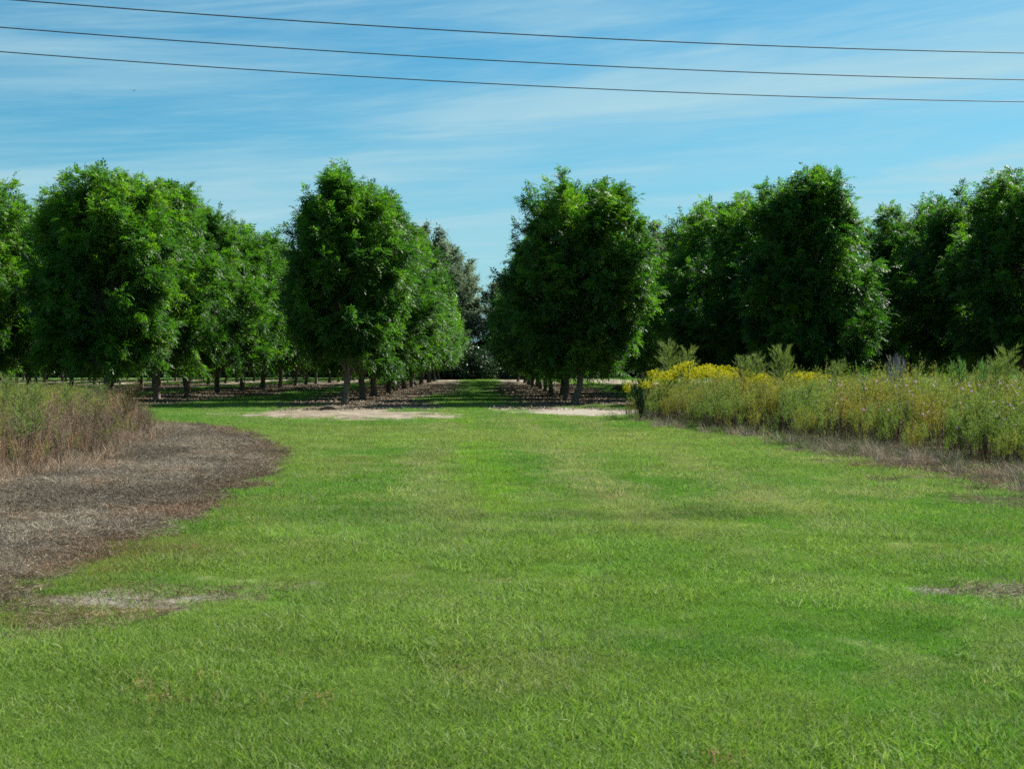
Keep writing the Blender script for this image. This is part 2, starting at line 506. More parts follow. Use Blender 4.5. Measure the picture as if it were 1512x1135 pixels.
        cr.rhombs(pos, d, sd, lfl, lfl * .42, A, 0)
    nm = 'pecan' if mats[0] == 'pecan' else 'tall'
    return tr.mesh(nm + '_trunk', ['bark'], smooth_=True), cr.mesh(nm + '_crown', mats)


def tree(name, meshes, x, y, rz, s, label, cat, group=None, sz=1.0):
    e = link(name, None, loc=(x, y, float(gz(np.array([x]), np.array([y]))[0])), label=label, cat=cat, group=group)
    e.empty_display_size = 1
    e.rotation_euler = (0, 0, rz)
    e.scale = (s, s, s * sz)
    link('trunk', meshes[0], e)
    link('crown', meshes[1], e)
    return e


# near variants, shaped after the trees standing in front
V = {
    'L1': pecan_meshes(11, 11.25, 2.75, 2.3, pk=.36, nb=170, spiky=.3, prof=.72, low=.55, lean=(-.2, 0)),
    'L2': pecan_meshes(12, 11.15, 3.25, 2.0, nb=190, spiky=.2, pk=.40, prof=.42, low=.6, lean=(-.1, 0)),
    'R1': pecan_meshes(13, 11.0, 3.05, 1.9, pk=.45, nb=180, spiky=.6, prof=.40, low=.42, lean=(-.1, 0)),
    'R2': pecan_meshes(14, 11.1, 3.1, 1.0, pk=.35, nb=200, spiky=1.6, prof=.62, low=.7, lean=(.1, 0)),
    'N1': pecan_meshes(15, 11.3, 3.4, 2.0, nb=150, spiky=.6, prof=.48),
    'N2': pecan_meshes(16, 11.5, 3.5, 1.9, nb=150, spiky=.5, prof=.45),
    'N3': pecan_meshes(17, 11.0, 3.5, 1.9, nb=150, spiky=.8, prof=.48),
    'F1': pecan_meshes(18, 11.0, 3.6, 2.2, nb=115, ntw=9, nlf=9, leaf=.46, nleaflet=5, lw=.52),
    'F2': pecan_meshes(19, 11.3, 3.6, 2.2, nb=115, ntw=9, nlf=9, leaf=.46, nleaflet=5, lw=.52),
    'F3': pecan_meshes(20, 10.7, 3.5, 2.2, nb=115, ntw=9, nlf=9, leaf=.46, nleaflet=5, lw=.52),
}
ORD = ['zeroth', 'first', 'second', 'third', 'fourth', 'fifth', 'sixth', 'seventh', 'eighth', 'ninth', 'tenth', 'eleventh', 'twelfth',
       'thirteenth', 'fourteenth', 'fifteenth', 'sixteenth', 'seventeenth', 'eighteenth', 'nineteenth', 'twentieth']
SPECIAL = {
    (-1, 0): ('L1', 1.00, 0, 'tall pecan tree with a pale bare trunk, nearest the grass avenue on its left'),
    (-2, 0): ('L2', 1.00, 0, 'broad round-topped dark pecan with flared pale trunk base behind the left weed patch'),
    (1, 0): ('R1', 1.00, 0, 'full bushy pecan tree nearest the grass avenue on its right side'),
    (2, 0): ('R2', .97, 0, 'tallest spiky-topped pecan tree rising behind the goldenrod on the right'),
}
# height factors for the trees whose tops show on the skyline
HF = {(-2, 1): 1.01, (-2, 2): 1.05, (-2, 3): 1.08, (-2, 4): 1.12, (-2, 5): 1.12, (-2, 6): 1.08, (-1, 1): 1.0, (-1, 2): 1.03, (-1, 3): 1.03, (-1, 4): 1.05, (-1, 5): 1.05, (-1, 6): 1.05,
      (1, 1): .92, (1, 2): .9, (1, 3): .9, (2, 1): 1.02, (2, 2): 1.08, (2, 3): 1.2, (3, 0): .99, (3, 1): 1.05, (3, 2): 1.07, (3, 3): .85, (3, 4): .84,
      (-3, 0): 1.0, (-3, 1): 1.07, (-3, 2): .98}
rt = np.random.default_rng(99)
n_tree = 0
for row in [-1, 1, -2, 2, -3, 3, -4, 4, -5, 5, -6, 6, -7, -8, -9, -10, -11, -12]:
    X = -7.1 + 11.5 * (row + 1) if row < 0 else 4.4 + 11.5 * (row - 1)
    D0 = ROWS.get(round(X, 1), 72.5)
    step = {-1: 9.6, -2: 9.7, 1: 9.2}.get(row, 9.8)
    kmax = {1: 13, 2: 9, 3: 8, 4: 8, 5: 6, 6: 4}.get(row, 17 if row > -5 else 15)
    for k in range(kmax):
        D = D0 + step * k
        px = 720 + F * X / D
        if px < -170 or px > 1512 + 150:
            continue
        if row < -4 and D > 215:
            continue
        jx, jy = rt.normal(0, .18), rt.normal(0, .25)
        if k == 0: jx = jy = 0
        side = 'left' if row < 0 else 'right'
        if (row, k) in SPECIAL:
            v, s, rz, lab = SPECIAL[(row, k)]
        else:
            v = ['N1', 'N2', 'N3'][(k * 2 + row) % 3] if D < 108 else ['F1', 'F2', 'F3'][(k + row) % 3]
            s = HF.get((row, k), .93 if abs(row) > 3 else .92) * rt.uniform(.96, 1.03)
            rz = rt.uniform(0, 6.28)
            lab = f'pecan tree, {ORD[k + 1]} from the front, {ORD[abs(row)]} row {side} of the avenue'
        tree('pecan_tree', V[v], X + jx, D + jy, rz, s, lab, 'tree', 'pecan trees of the orchard', sz=rt.uniform(.97, 1.03) if (row, k) not in SPECIAL else 1)
        n_tree += 1
print('trees', n_tree)

# tall trees beyond the end of the orchard, haze painted into their leaf colour
T1 = pecan_meshes(31, 24, 8.5, 3, nb=110, ntw=12, nlf=9, leaf=.8, nleaflet=3, lw=.75, spiky=2.5, mats=('hazed_oak',))
T2 = pecan_meshes(32, 22, 7.5, 3, nb=95, ntw=12, nlf=9, leaf=.8, nleaflet=3, lw=.75, spiky=2.5, prof=.6, mats=('hazed_oak',))
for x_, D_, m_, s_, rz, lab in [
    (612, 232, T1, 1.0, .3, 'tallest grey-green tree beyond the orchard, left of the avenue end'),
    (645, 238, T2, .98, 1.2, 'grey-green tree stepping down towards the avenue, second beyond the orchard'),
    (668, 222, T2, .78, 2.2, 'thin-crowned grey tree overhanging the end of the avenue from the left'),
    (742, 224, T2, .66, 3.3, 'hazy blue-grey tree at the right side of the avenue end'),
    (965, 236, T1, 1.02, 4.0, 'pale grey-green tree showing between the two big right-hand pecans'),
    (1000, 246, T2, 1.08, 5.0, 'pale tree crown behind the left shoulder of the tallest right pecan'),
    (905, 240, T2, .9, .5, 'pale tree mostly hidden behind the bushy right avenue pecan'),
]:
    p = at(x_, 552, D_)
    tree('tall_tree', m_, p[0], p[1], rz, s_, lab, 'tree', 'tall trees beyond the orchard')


# dark shrubs closing the avenue and the back of the orchard
def bush_meshes(seed, H, Rd, n, leaf, mat='hedge'):
    rng = np.random.default_rng(seed)
    st = Mesh(); cr = Mesh()
    P, A = [], []
    for i in range(46):
        d = rdir(1, .55, rng)[0]; d[2] = abs(d[2])
        tip = np.array([d[0] * Rd, d[1] * Rd, max(.25, d[2] * H)]) * rng.uniform(.6, 1.08)
        st.tube(np.stack([[0, 0, -.05], tip * .5 + [0, 0, .2], tip]), [.035, .022, .008], 4)
        m = n // 46
        P.append(tip * rng.uniform(.5, 1, (m, 1)) + rng.normal(0, .17 * H ** .5, (m, 3)))
        A.append(np.clip(rng.uniform() * .6 + rng.normal(.2, .15, m), 0, 1))
    P, A = np.concatenate(P), np.concatenate(A)
    P[:, 2] = np.abs(P[:, 2])
    d = rdir(len(P), .1, rng)
    cr.rhombs(P, d, unit(np.cross(d, rdir(len(P), 0, rng))), leaf * rng.uniform(.7, 1.3, len(P)), leaf * .5, A)
    return st.mesh('shrub_stems', ['bark']), cr.mesh('shrub_foliage', [mat])


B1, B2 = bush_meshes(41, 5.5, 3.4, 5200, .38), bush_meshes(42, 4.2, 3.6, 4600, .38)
def shrub(name, ms, x, y, rz, s, label, cat, group=None):
    e = link(name, None, loc=(x, y, 0), label=label, cat=cat, group=group)
    e.rotation_euler = (0, 0, rz); e.scale = (s, s, s)
    link('stem', ms[0], e); link('foliage', ms[1], e)
    return e
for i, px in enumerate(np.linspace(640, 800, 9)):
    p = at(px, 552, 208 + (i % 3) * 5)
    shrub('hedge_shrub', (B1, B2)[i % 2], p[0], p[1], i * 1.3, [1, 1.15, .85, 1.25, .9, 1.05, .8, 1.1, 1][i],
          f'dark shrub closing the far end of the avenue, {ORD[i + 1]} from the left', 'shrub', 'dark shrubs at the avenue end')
for i in range(34):
    x_ = -95 + i * 5.4
    if -16 < x_ < 9: continue
    y_ = 252 + (i * 7 % 5) * 3 if x_ > 0 else 248 + (i * 7 % 5) * 3
    if x_ > 100: continue
    shrub('hedge_shrub', (B1, B2)[i % 2], x_, y_, i * 1.7, 1.5 + .3 * (i % 3), 'dark scrub shrub in the far belt behind the orchard', 'shrub', 'scrub belt behind the orchard')


# ------------------------------------------------------------------ ground
def build_ground():
    rad = np.concatenate([[0.0], np.geomspace(1.2, 5.2, 10), np.geomspace(5.4, 130, 420), np.geomspace(134, 9000, 60)])
    an = np.radians(np.concatenate([np.linspace(-25, 25, 560), np.linspace(25.7, 334.3, 110)]))
    rr, aa = np.meshgrid(rad, an, indexing='ij')
    x, y = rr * np.sin(aa), rr * np.cos(aa)
    z = gz(x, y)
    v = np.stack([x, y, z], -1).reshape(-1, 3)
    nr, na = rr.shape
    i = np.arange(nr - 1)[:, None] * na; j = np.arange(na)[None, :]; j2 = (j + 1) % na
    q = np.stack([i + j, i + na + j, i + na + j2, i + j2], -1)[:, :, ::-1]
    m, nt, N, L = new_mat('ground_turf')
    a = N('ShaderNodeAttribute'); a.attribute_name = 'gcol'
    tc = N('ShaderNodeNewGeometry')
    n1 = N('ShaderNodeTexNoise'); set_in(n1, Scale=28, Detail=6, Roughness=.7)
    n2 = N('ShaderNodeTexNoise'); set_in(n2, Scale=3.1, Detail=5, Roughness=.65)
    L(tc.outputs['Position'], n1.inputs[0]); L(tc.outputs['Position'], n2.inputs[0])
    ad = N('ShaderNodeMath'); ad.operation = 'MULTIPLY'
    L(n1.outputs[0], ad.inputs[0]); L(n2.outputs[0], ad.inputs[1])
    mr = N('ShaderNodeMapRange'); set_in(mr, From_Min=.12, From_Max=.40, To_Min=.6, To_Max=1.45)
    L(ad.outputs[0], mr.inputs[0])
    mx = N('ShaderNodeMix'); mx.data_type = 'RGBA'; mx.blend_type = 'MULTIPLY'; mx.inputs[0].default_value = 1
    L(a.outputs['Color'], mx.inputs[6]); L(mr.outputs[0], mx.inputs[7])
    bs = N('ShaderNodeBsdfPrincipled'); bs.inputs['Roughness'].default_value = .95; bs.inputs['Specular IOR Level'].default_value = .1
    L(mx.outputs[2], bs.inputs['Base Color'])
    bp = N('ShaderNodeBump'); set_in(bp, Strength=.9, Distance=.05)
    L(ad.outputs[0], bp.inputs['Height']); L(bp.outputs[0], bs.inputs['Normal'])
    o = N('ShaderNodeOutputMaterial'); L(bs.outputs[0], o.inputs[0])
    g = Mesh()
    g.add(v, 0.0, quads=q)
    c = ground_col(x, y).reshape(-1, 3)
    c4 = np.concatenate([c, np.ones((len(c), 1))], 1).astype(np.float32)
    me = g.mesh('ground', [m], extra={'gcol': ('FLOAT_COLOR', c4)}, smooth_=True)
    link('ground', me, kind='structure')


build_ground()


# ------------------------------------------------------------------ scattered ground cover (geometry nodes, one object each)
def scatter(name, variants, mats, pts, rot, scl, tint, label=None):
    """variants: list of Mesh; the variants and the loose points live in one mesh, nodes put one on each point"""
    big = Mesh(); var = []
    for k, mm in enumerate(variants):
        v = np.concatenate(mm.v); r = np.concatenate(mm.r)
        base = big.n
        big.v.append(v); big.r.append(r)
        if mm.f4:
            big.f4.append(np.concatenate(mm.f4) + base); big.m4.append(np.concatenate(mm.m4))
        if mm.f3:
            big.f3.append(np.concatenate(mm.f3) + base); big.m3.append(np.concatenate(mm.m3))
        big.n += len(v); var.append(np.full(len(v), k))
    nv = len(variants)
    big.v.append(pts); big.r.append(np.zeros(len(pts))); big.n += len(pts)
    var.append(np.full(len(pts), nv))
    var = np.concatenate(var).astype(np.int32)
    nt_ = big.n - len(pts)
    pad = lambda a, w: np.concatenate([np.zeros((nt_, w)), a.reshape(len(pts), w)]).astype(np.float32)
    t4 = np.concatenate([tint, np.ones((len(pts), 1))], 1)
    me = big.mesh(name, mats, extra={
        'var': ('INT', var), 'rot': ('FLOAT_VECTOR', pad(rot, 3)), 'scl': ('FLOAT', pad(scl, 1)),
        'pick': ('INT', np.concatenate([np.zeros(nt_), R.integers(0, nv, len(pts))]).astype(np.int32)),
        'tint': ('FLOAT_COLOR', pad(t4, 4))})
    o = link(name, me, kind='stuff')
    if label: o['label'] = label
    ng = bpy.data.node_groups.new(name + '_scatter', 'GeometryNodeTree')
    ng.interface.new_socket('Geometry', in_out='INPUT', socket_type='NodeSocketGeometry')
    ng.interface.new_socket('Geometry', in_out='OUTPUT', socket_type='NodeSocketGeometry')
    N, L = ng.nodes.new, ng.links.new
    gi, go = N('NodeGroupInput'), N('NodeGroupOutput')

    def attr(nm, ty):
        a = N('GeometryNodeInputNamedAttribute'); a.data_type = ty; a.inputs['Name'].default_value = nm
        return [s_ for s_ in a.outputs if s_.enabled and s_.name == 'Attribute'][0]
    va = attr('var', 'INT')

    def sel(k):
        c = N('FunctionNodeCompare'); c.data_type = 'INT'; c.operation = 'EQUAL'
        ins = [s_ for s_ in c.inputs if s_.enabled]
        L(va, ins[0]); ins[1].default_value = k
        s_ = N('GeometryNodeSeparateGeometry'); s_.domain = 'POINT'
        L(gi.outputs[0], s_.inputs['Geometry']); L(c.outputs[0], s_.inputs['Selection'])
        return s_.outputs['Selection']
    g2i = N('GeometryNodeGeometryToInstance')
    for k in range(nv):
        L(sel(k), g2i.inputs[0])
    iop = N('GeometryNodeInstanceOnPoints')
    L(sel(nv), iop.inputs['Points']); L(g2i.outputs[0], iop.inputs['Instance'])
    iop.inputs['Pick Instance'].default_value = True
    L(attr('pick', 'INT'), iop.inputs['Instance Index'])
    e2r = N('FunctionNodeEulerToRotation'); L(attr('rot', 'FLOAT_VECTOR'), e2r.inputs[0]); L(e2r.outputs[0], iop.inputs['Rotation'])
    L(attr('scl', 'FLOAT'), iop.inputs['Scale'])
    L(iop.outputs[0], go.inputs[0])
    md = o.modifiers.new('scatter', 'NODES'); md.node_group = ng
    return o


def view_points(n, rmin, rmax, amax=21, power=1.0):
    """random ground points in a wedge wider than the view, evenly spread per area"""
    u = R.uniform(0, 1, n)
    r = (rmin ** (2 * power) + u * (rmax ** (2 * power) - rmin ** (2 * power))) ** (.5 / power)
    a = np.radians(R.uniform(-amax, amax + 1, n))
    return r * np.sin(a + YAW), r * np.cos(a + YAW)


def tuft(seed, n, rad, h, w, lean=.5, bendv=.4, dead=.08):
    rng = np.random.default_rng(seed)
    m = Mesh()
    a = rng.uniform(0, 6.283, n); r = rad * np.sqrt(rng.uniform(0, 1, n))
    p = np.stack([r * np.cos(a), r * np.sin(a), np.full(n, -.01)], 1)
    d = unit(np.concatenate([rng.normal(0, lean, (n, 2)), np.ones((n, 1))], 1))
    s = unit(np.cross(d, rdir(n, 0, rng)))
    ln = h * rng.uniform(.5, 1.3, n)
    b = np.concatenate([rng.normal(0, bendv, (n, 2)), -np.abs(rng.normal(0, bendv * .7, (n, 1)))], 1) * ln[:, None]
    rn = np.clip(rng.beta(2.2, 2.6, n) * .92, 0, 1)
    rn = np.where(rng.uniform(size=n) < dead, rng.uniform(.93, 1, n), rn)
    m.blades(p, d, s, ln, w * rng.uniform(.7, 1.3, n), b, rn)
    return m


def lawn():
    vs = [tuft(100 + k, 340, .27, .052, .0036, dead=.04 + .03 * k) for k in range(4)]
    xs, ys = [], []
    for (n, r0, r1, _) in ((5200, 4.2, 11, 0), (12000, 11, 24, 0), (22000, 24, 48, 0), (26000, 48, 90, 0), (14000, 90, 230, 0)):
        x, y = view_points(n, r0, r1)
        xs.append(x); ys.append(y)
    x, y = np.concatenate(xs), np.concatenate(ys)
    z = zones(x, y)
    keep = (1 - z['brown']) * (1 - .90 * z['sandlk'] * smooth(.42, .50, fbm(x / .9, y / .3, 92, 4) * .85 + z['sandl'] * .22)) * (1 - .75 * z['sandr']) * (1 - .55 * z['edge']) * (1 - .995 * z['apron']) * (1 - z['soil']) * (1 - .9 * z['mead']) * (1 - z['lweed'])
    k = R.uniform(size=len(x)) < keep
    x, y = x[k], y[k]
    r = np.hypot(x, y)
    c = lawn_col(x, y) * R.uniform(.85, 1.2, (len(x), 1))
    lushy = np.clip((fbm(x / .7, y / .8, 81, 3) - .35) * 3, 0, 1)
    scl = (.65 + .75 * lushy) * R.uniform(.8, 1.2, len(x)) * np.interp(r, [0, 12, 30, 60, 120], [1, 1.05, 1.35, 1.7, 2.2])
    scl = scl * (1 + .25 * smooth(1.5, 2.3, x) * smooth(8.6, 7, y))
    rot = np.stack([R.normal(0, .06, len(x)), R.normal(0, .06, len(x)), R.uniform(0, 6.28, len(x))], 1)
    scatter('lawn_grass', vs, ['grass'], np.stack([x, y, gz(x, y)], 1), rot, scl, c, 'short mown green lawn grass filling the foreground and the avenue')


lawn()


def flat_tuft(seed, n, rad, h, w):
    """matted dead stems lying every way"""
    rng = np.random.default_rng(seed)
    m = Mesh()
    a = rng.uniform(0, 6.283, n); r = rad * np.sqrt(rng.uniform(0, 1, n))
    p = np.stack([r * np.cos(a), r * np.sin(a), rng.uniform(0, .03, n)], 1)
    d = unit(np.concatenate([rng.normal(0, 1, (n, 2)), np.abs(rng.normal(.25, .3, (n, 1)))], 1))
    s = unit(np.cross(d, rdir(n, .6, rng)))
    ln = h * rng.uniform(.4, 1.4, n)
    b = np.concatenate([rng.normal(0, .2, (n, 2)), -np.abs(rng.normal(0, .18, (n, 1)))], 1) * ln[:, None]
    m.blades(p, d, s, ln, w * rng.uniform(.6, 1.4, n), b, np.clip(rng.beta(2, 2.4, n), 0, 1))
    return m


def thatch():
    vs = [flat_tuft(200 + k, 380, .30, .070, .0030) for k in range(4)]
    x, y = view_points(60000, 7, 50, 26)
    z = zones(x, y)
    d = sdist(x, y, P_BROWN)
    w = z['brown'] + .14 * z['sandl'] + .25 * z['edge'] + .08 * z['sandr']
    k = (R.uniform(size=len(x)) < w * np.interp(np.hypot(x, y), [0, 20, 50], [.9, .75, .6]))
    x, y = x[k], y[k]
    d = d[k]
    n = fbm(x / 1.4, y / .7, 211, 3); n2 = fbm(x / .5, y / .4, 212, 2)
    c = mixc(np.broadcast_to(C(.145, .123, .090), (len(x), 3)), C(.26, .228, .175), smooth(.42, .62, n))
    c = mixc(c, C(.14, .08, .042), smooth(.9, .15, d) * (.2 + .6 * n2))
    c = mixc(c, C(.24, .125, .05), smooth(.62, .72, n2 * .6 + n * .4) * .6)
    c = mixc(c, C(.085, .065, .05), smooth(.40, .30, n2) * .5)
    scl = R.uniform(.7, 1.4, len(x)) * np.interp(np.hypot(x, y), [0, 15, 45], [.9, 1.1, 1.4])
    rot = np.stack([R.normal(0, .1, len(x)), R.normal(0, .1, len(x)), R.uniform(0, 6.28, len(x))], 1)
    scatter('dead_thatch', vs, ['thatch'], np.stack([x, y, gz(x, y)], 1), rot, scl, c, 'grey-brown mown dead thatch curving round the left weed patch')


thatch()


def turf_weeds():
    vs = []
    for k in range(4):
        rng = np.random.default_rng(250 + k); m = Mesh(); n = 34
        a = rng.uniform(0, 6.28, n); r = rng.uniform(0, .11, n)
        p = np.stack([r * np.cos(a), r * np.sin(a), rng.uniform(.02, .07, n)], 1)
        d = unit(np.stack([np.cos(a), np.sin(a), rng.uniform(-.1, .7, n)], 1) + rng.normal(0, .3, (n, 3)))
        m.rhombs(p, d, unit(np.cross(d, rdir(n, 1.2, rng))), rng.uniform(.015, .035, n), rng.uniform(.007, .013, n), rng.uniform(.1, .6, n), 0)
        if k > 1:
            q = 14
            pp = np.concatenate([rng.normal(0, .10, (q, 2)), np.zeros((q, 1))], 1); dd = unit(np.concatenate([rng.normal(0, .35, (q, 2)), np.ones((q, 1))], 1))
            m.blades(pp, dd, unit(np.cross(dd, rdir(q, 0, rng))), rng.uniform(.08, .16, q), .003, np.concatenate([rng.normal(0, .03, (q, 2)), -.01 * np.ones((q, 1))], 1), rng.uniform(.9, 1, q))
        vs.append(m)
    x, y = view_points(15000, 4.5, 45, 24)
    z = zones(x, y)
    k = R.uniform(size=len(x)) < (1 - z['brown']) * (1 - z['mead']) * (1 - z['lweed']) * smooth(.46, .62, fbm(x / 1.7, y / 1.7, 261, 3)) * .8
    x, y = x[k], y[k]
    c = mixc(np.broadcast_to(C(.06, .13, .025), (len(x), 3)), C(.14, .18, .04), R.uniform(size=len(x)) ** 1.5)
    c = np.where((R.uniform(size=len(x)) < .10)[:, None], C(.20, .12, .06), c)
    rot = np.stack([x * 0, x * 0, R.uniform(0, 6.28, len(x))], 1)
    scatter('turf_weeds', vs, ['grass'], np.stack([x, y, gz(x, y)], 1), rot, R.uniform(.6, 1.1, len(x)), c, 'small broad-leaved weeds and dry seed stalks mixed into the lawn')


turf_weeds()


# leaf litter under the orchard rows
def litter():
    vs = []
    for k in range(3):
        rng = np.random.default_rng(300 + k); m = Mesh(); n = 70
        p = np.stack([rng.uniform(-.6, .6, n), rng.uniform(-.6, .6, n), rng.uniform(.005, .05, n)], 1)
        d = unit(np.concatenate([rng.normal(0, 1, (n, 2)), rng.normal(.1, .3, (n, 1))], 1))
        m.rhombs(p, d, unit(np.cross(d, rdir(n, 1.2, rng))), rng.uniform(.07, .16, n), .05, rng.uniform(0, 1, n), 0)
        vs.append(m)
    x, y = view_points(26000, 60, 150, 22)
    z = zones(x, y)
    k = R.uniform(size=len(x)) < (z['soil'] * .5 + z['apron'] * .15)
    x, y = x[k], y[k]
    c = mixc(np.broadcast_to(C(.10, .08, .055), (len(x), 3)), C(.22, .185, .135), R.uniform(size=len(x)) ** 2)
    rot = np.stack([x * 0, x * 0, R.uniform(0, 6.28, len(x))], 1)
    scatter('leaf_litter', vs, ['thatch'], np.stack([x, y, gz(x, y)], 1), rot, R.uniform(.7, 1.3, len(x)), c, 'brown fallen leaf litter on the bare strips below the pecan rows')


litter()


# ------------------------------------------------------------------ weeds
def weed(seed, H, nst=6, leaves=34, ll=.075, lw=.009, spread=.09, matL=0, matS=1, lowbare=.3, topbr=8, lean=.07, rs=1.0, dark=False):
    rng = np.random.default_rng(seed)
    m = Mesh()
    for s in range(nst):
        h = H * rng.uniform(.7, 1.05)
        b = np.append(rng.normal(0, spread, 2), -.02)
        ld = np.append(rng.normal(0, lean, 2), 1.0)
        bend = np.append(rng.normal(0, .10, 2), 0)
        ts = np.linspace(0, 1, 5)[:, None]
        cur = b + ld * h * ts + bend * h * ts ** 2
        m.tube(cur, rs * np.array([.0055, .005, .0042, .003, .001]), 3, rng.uniform() * (.15 if dark else 1), matS)
        t = rng.uniform(lowbare, 1, leaves) ** .8
        p = b + ld * h * t[:, None] + bend * h * (t ** 2)[:, None]
        d = unit(rdir(leaves, .7, rng))
        L_ = ll * rng.uniform(.6, 1.4, leaves)
        m.blades(p, d, unit(np.cross(d, rdir(leaves, 0, rng))), L_, lw, np.stack([L_ * 0, L_ * 0, -L_ * .2], 1), np.clip(.25 + .6 * t * rng.uniform(.6, 1.3, leaves), 0, 1), matL)
        for q in range(topbr):
            t0 = rng.uniform(.55, .97)
            p0 = b + ld * h * t0 + bend * h * t0 ** 2
            d0 = unit(np.append(rng.normal(0, .6, 2), 1.0)); l0 = h * rng.uniform(.08, .2)
            u = rng.uniform(.1, 1, 11)
            pp = p0 + d0 * l0 * u[:, None]
            dd = rdir(11, .8, rng)
            m.blades(pp, dd, unit(np.cross(dd, rdir(11, 0, rng))), rng.uniform(.03, .06, 11), lw * .8, dd * 0, rng.uniform(.4, 1, 11), matL)
            m.tube(np.stack([p0, p0 + d0 * l0 * .5, p0 + d0 * l0]), [.0018, .0014, .0006], 3, rng.uniform(), matS)
    return m


def meadow():
    x0, x1 = 3, 48
    n = 22000
    x = R.uniform(x0, x1, n); y = R.uniform(18, 66, n)
    d = sdist(x, y, P_RMEAD)
    r = np.hypot(x, y)
    vis = (np.abs(x / y) < .48)
    p = smooth(-.15, .5, d + R.normal(0, .18, n)) * np.interp(d, [0, 4, 9, 20], [.85, .7, .35, .25])
    k = vis & (R.uniform(size=n) < p)
    x, y, d = x[k], y[k], d[k]
    # a lower ragged fringe at the edge
    sc_ = np.interp(d, [-.2, .3, 1.0, 2.5, 8], [.35, .62, .86, 1.0, 1.05]) * R.uniform(.82, 1.14, len(x))
    sc_ *= np.interp(y, [20, 28, 36, 44, 50, 56], [.86, .87, .89, .87, .80, .80])
    sc_ *= .66 + .64 * fbm(x / .9, y / .9, 333, 3) + np.where(R.uniform(size=len(x)) < .06, .14, 0)
    na = fbm(x / 1.6, y / 1.6, 301, 3); nb_ = fbm(x / .7, y / .7, 305, 2)
    c = mixc(np.broadcast_to(C(1.08, 1.26, 1.0), (len(x), 3)), C(1.55, 1.22, .95), smooth(.5, .66, na))
    c = mixc(c, C(.85, 1.1, 1.0), smooth(.5, .36, na) * .8)
    c = mixc(c, C(1.7, 1.0, .7), smooth(.58, .72, nb_) * .7) * R.uniform(.75, 1.25, (len(x), 1))
    vs = [weed(400, 1.55, lowbare=.45), weed(401, 1.45, topbr=12, lowbare=.4), weed(402, 1.35, lw=.013, ll=.09), weed(403, 1.6, nst=5, leaves=40, ll=.06, lowbare=.5, rs=1.3), weed(404, 1.5, nst=7, leaves=16, topbr=14, lowbare=.5, rs=1.4), weed(405, 1.65, nst=4, leaves=14, topbr=9, lowbare=.6, rs=1.6, lean=.12)]
    rot = np.stack([R.normal(0, .05, len(x)), R.normal(0, .05, len(x)), R.uniform(0, 6.28, len(x))], 1)
    scatter('meadow_weeds', vs, ['weed', 'stem'], np.stack([x, y, gz(x, y)], 1), rot, sc_, c, 'tall olive-green weeds of the unmown field on the right')
    print('meadow', len(x))


meadow()


def left_weeds():
    n = 20000
    x = R.uniform(-32, -6, n); y = R.uniform(17, 58, n)
    d = sdist(x, y, P_LWEED)
    k = (x / y > -.46) & (R.uniform(size=n) < smooth(-.25, .5, d + R.normal(0, .2, n)))
    x, y, d = x[k], y[k], d[k]
    right = -x / y           # 0.25 at the right end of the patch, 0.36 at frame edge
    # how green: green inside and to the left, dead along the fringe
    g = smooth(.5, 3.2, d + (fbm(x, y, 311, 2) - .5) * 3) * smooth(.255, .30, right + (fbm(x / 2, y / 2, 313, 2) - .5) * .05)
    isg = R.uniform(size=len(x)) < g * .68 + .04
    for nm, sel_, mats, lab in (('green_weeds', isg, ['weed', 'stem'], 'yellow-green upright weeds in the left patch'), ('dead_weeds', ~isg, ['deadstem', 'deadstem'], 'grey-brown dead standing weeds fringing the left patch')):
        xx, yy, dd = x[sel_], y[sel_], d[sel_]
        s_ = np.interp(dd, [-.3, .3, 1.0, 2.5], [.45, .68, .9, 1.0]) * R.uniform(.75, 1.15, len(xx)) * np.interp(yy, [20, 30, 45], [.66, .74, .78])
        if nm == 'dead_weeds': s_ *= 1.02
        rot = np.stack([R.normal(0, .08, len(xx)), R.normal(0, .08, len(xx)), R.uniform(0, 6.28, len(xx))], 1)
        nn = fbm(xx / 1.2, yy / 1.2, 317, 3)
        if nm == 'green_weeds':
            c = mixc(np.broadcast_to(C(1.0, 1.08, .9), (len(xx), 3)), C(1.45, 1.3, .75), nn) * R.uniform(.65, 1.4, (len(xx), 1))
            vs = [weed(411, 1.5, leaves=50, ll=.06, lw=.006, lowbare=.55), weed(412, 1.35, topbr=14, lw=.006, lowbare=.5), weed(413, 1.6, nst=5, leaves=60, ll=.05, lw=.005, lowbare=.5)]
        else:
            c = mixc(np.broadcast_to(C(.85, .78, .68), (len(xx), 3)), C(1.35, 1.06, .8), smooth(.5, .66, nn)) * (R.uniform(.35, 1.6, (len(xx), 1)))
            vs = [weed(421, 1.35, leaves=14, ll=.06, lw=.005, topbr=5), weed(422, 1.2, leaves=20, ll=.09, lw=.006, topbr=4, lean=.16), weed(423, 1.45, nst=5, leaves=10, topbr=9, lw=.004), weed(424, 1.55, nst=5, leaves=8, topbr=5, lw=.005, rs=2.4, dark=True), weed(425, 1.3, nst=6, leaves=6, topbr=3, lw=.005, rs=2.0, lean=.13, dark=True)]
        scatter(nm, vs, mats, np.stack([xx, yy, gz(xx, yy)], 1), rot, s_, c, lab)
        print(nm, len(xx))


left_weeds()


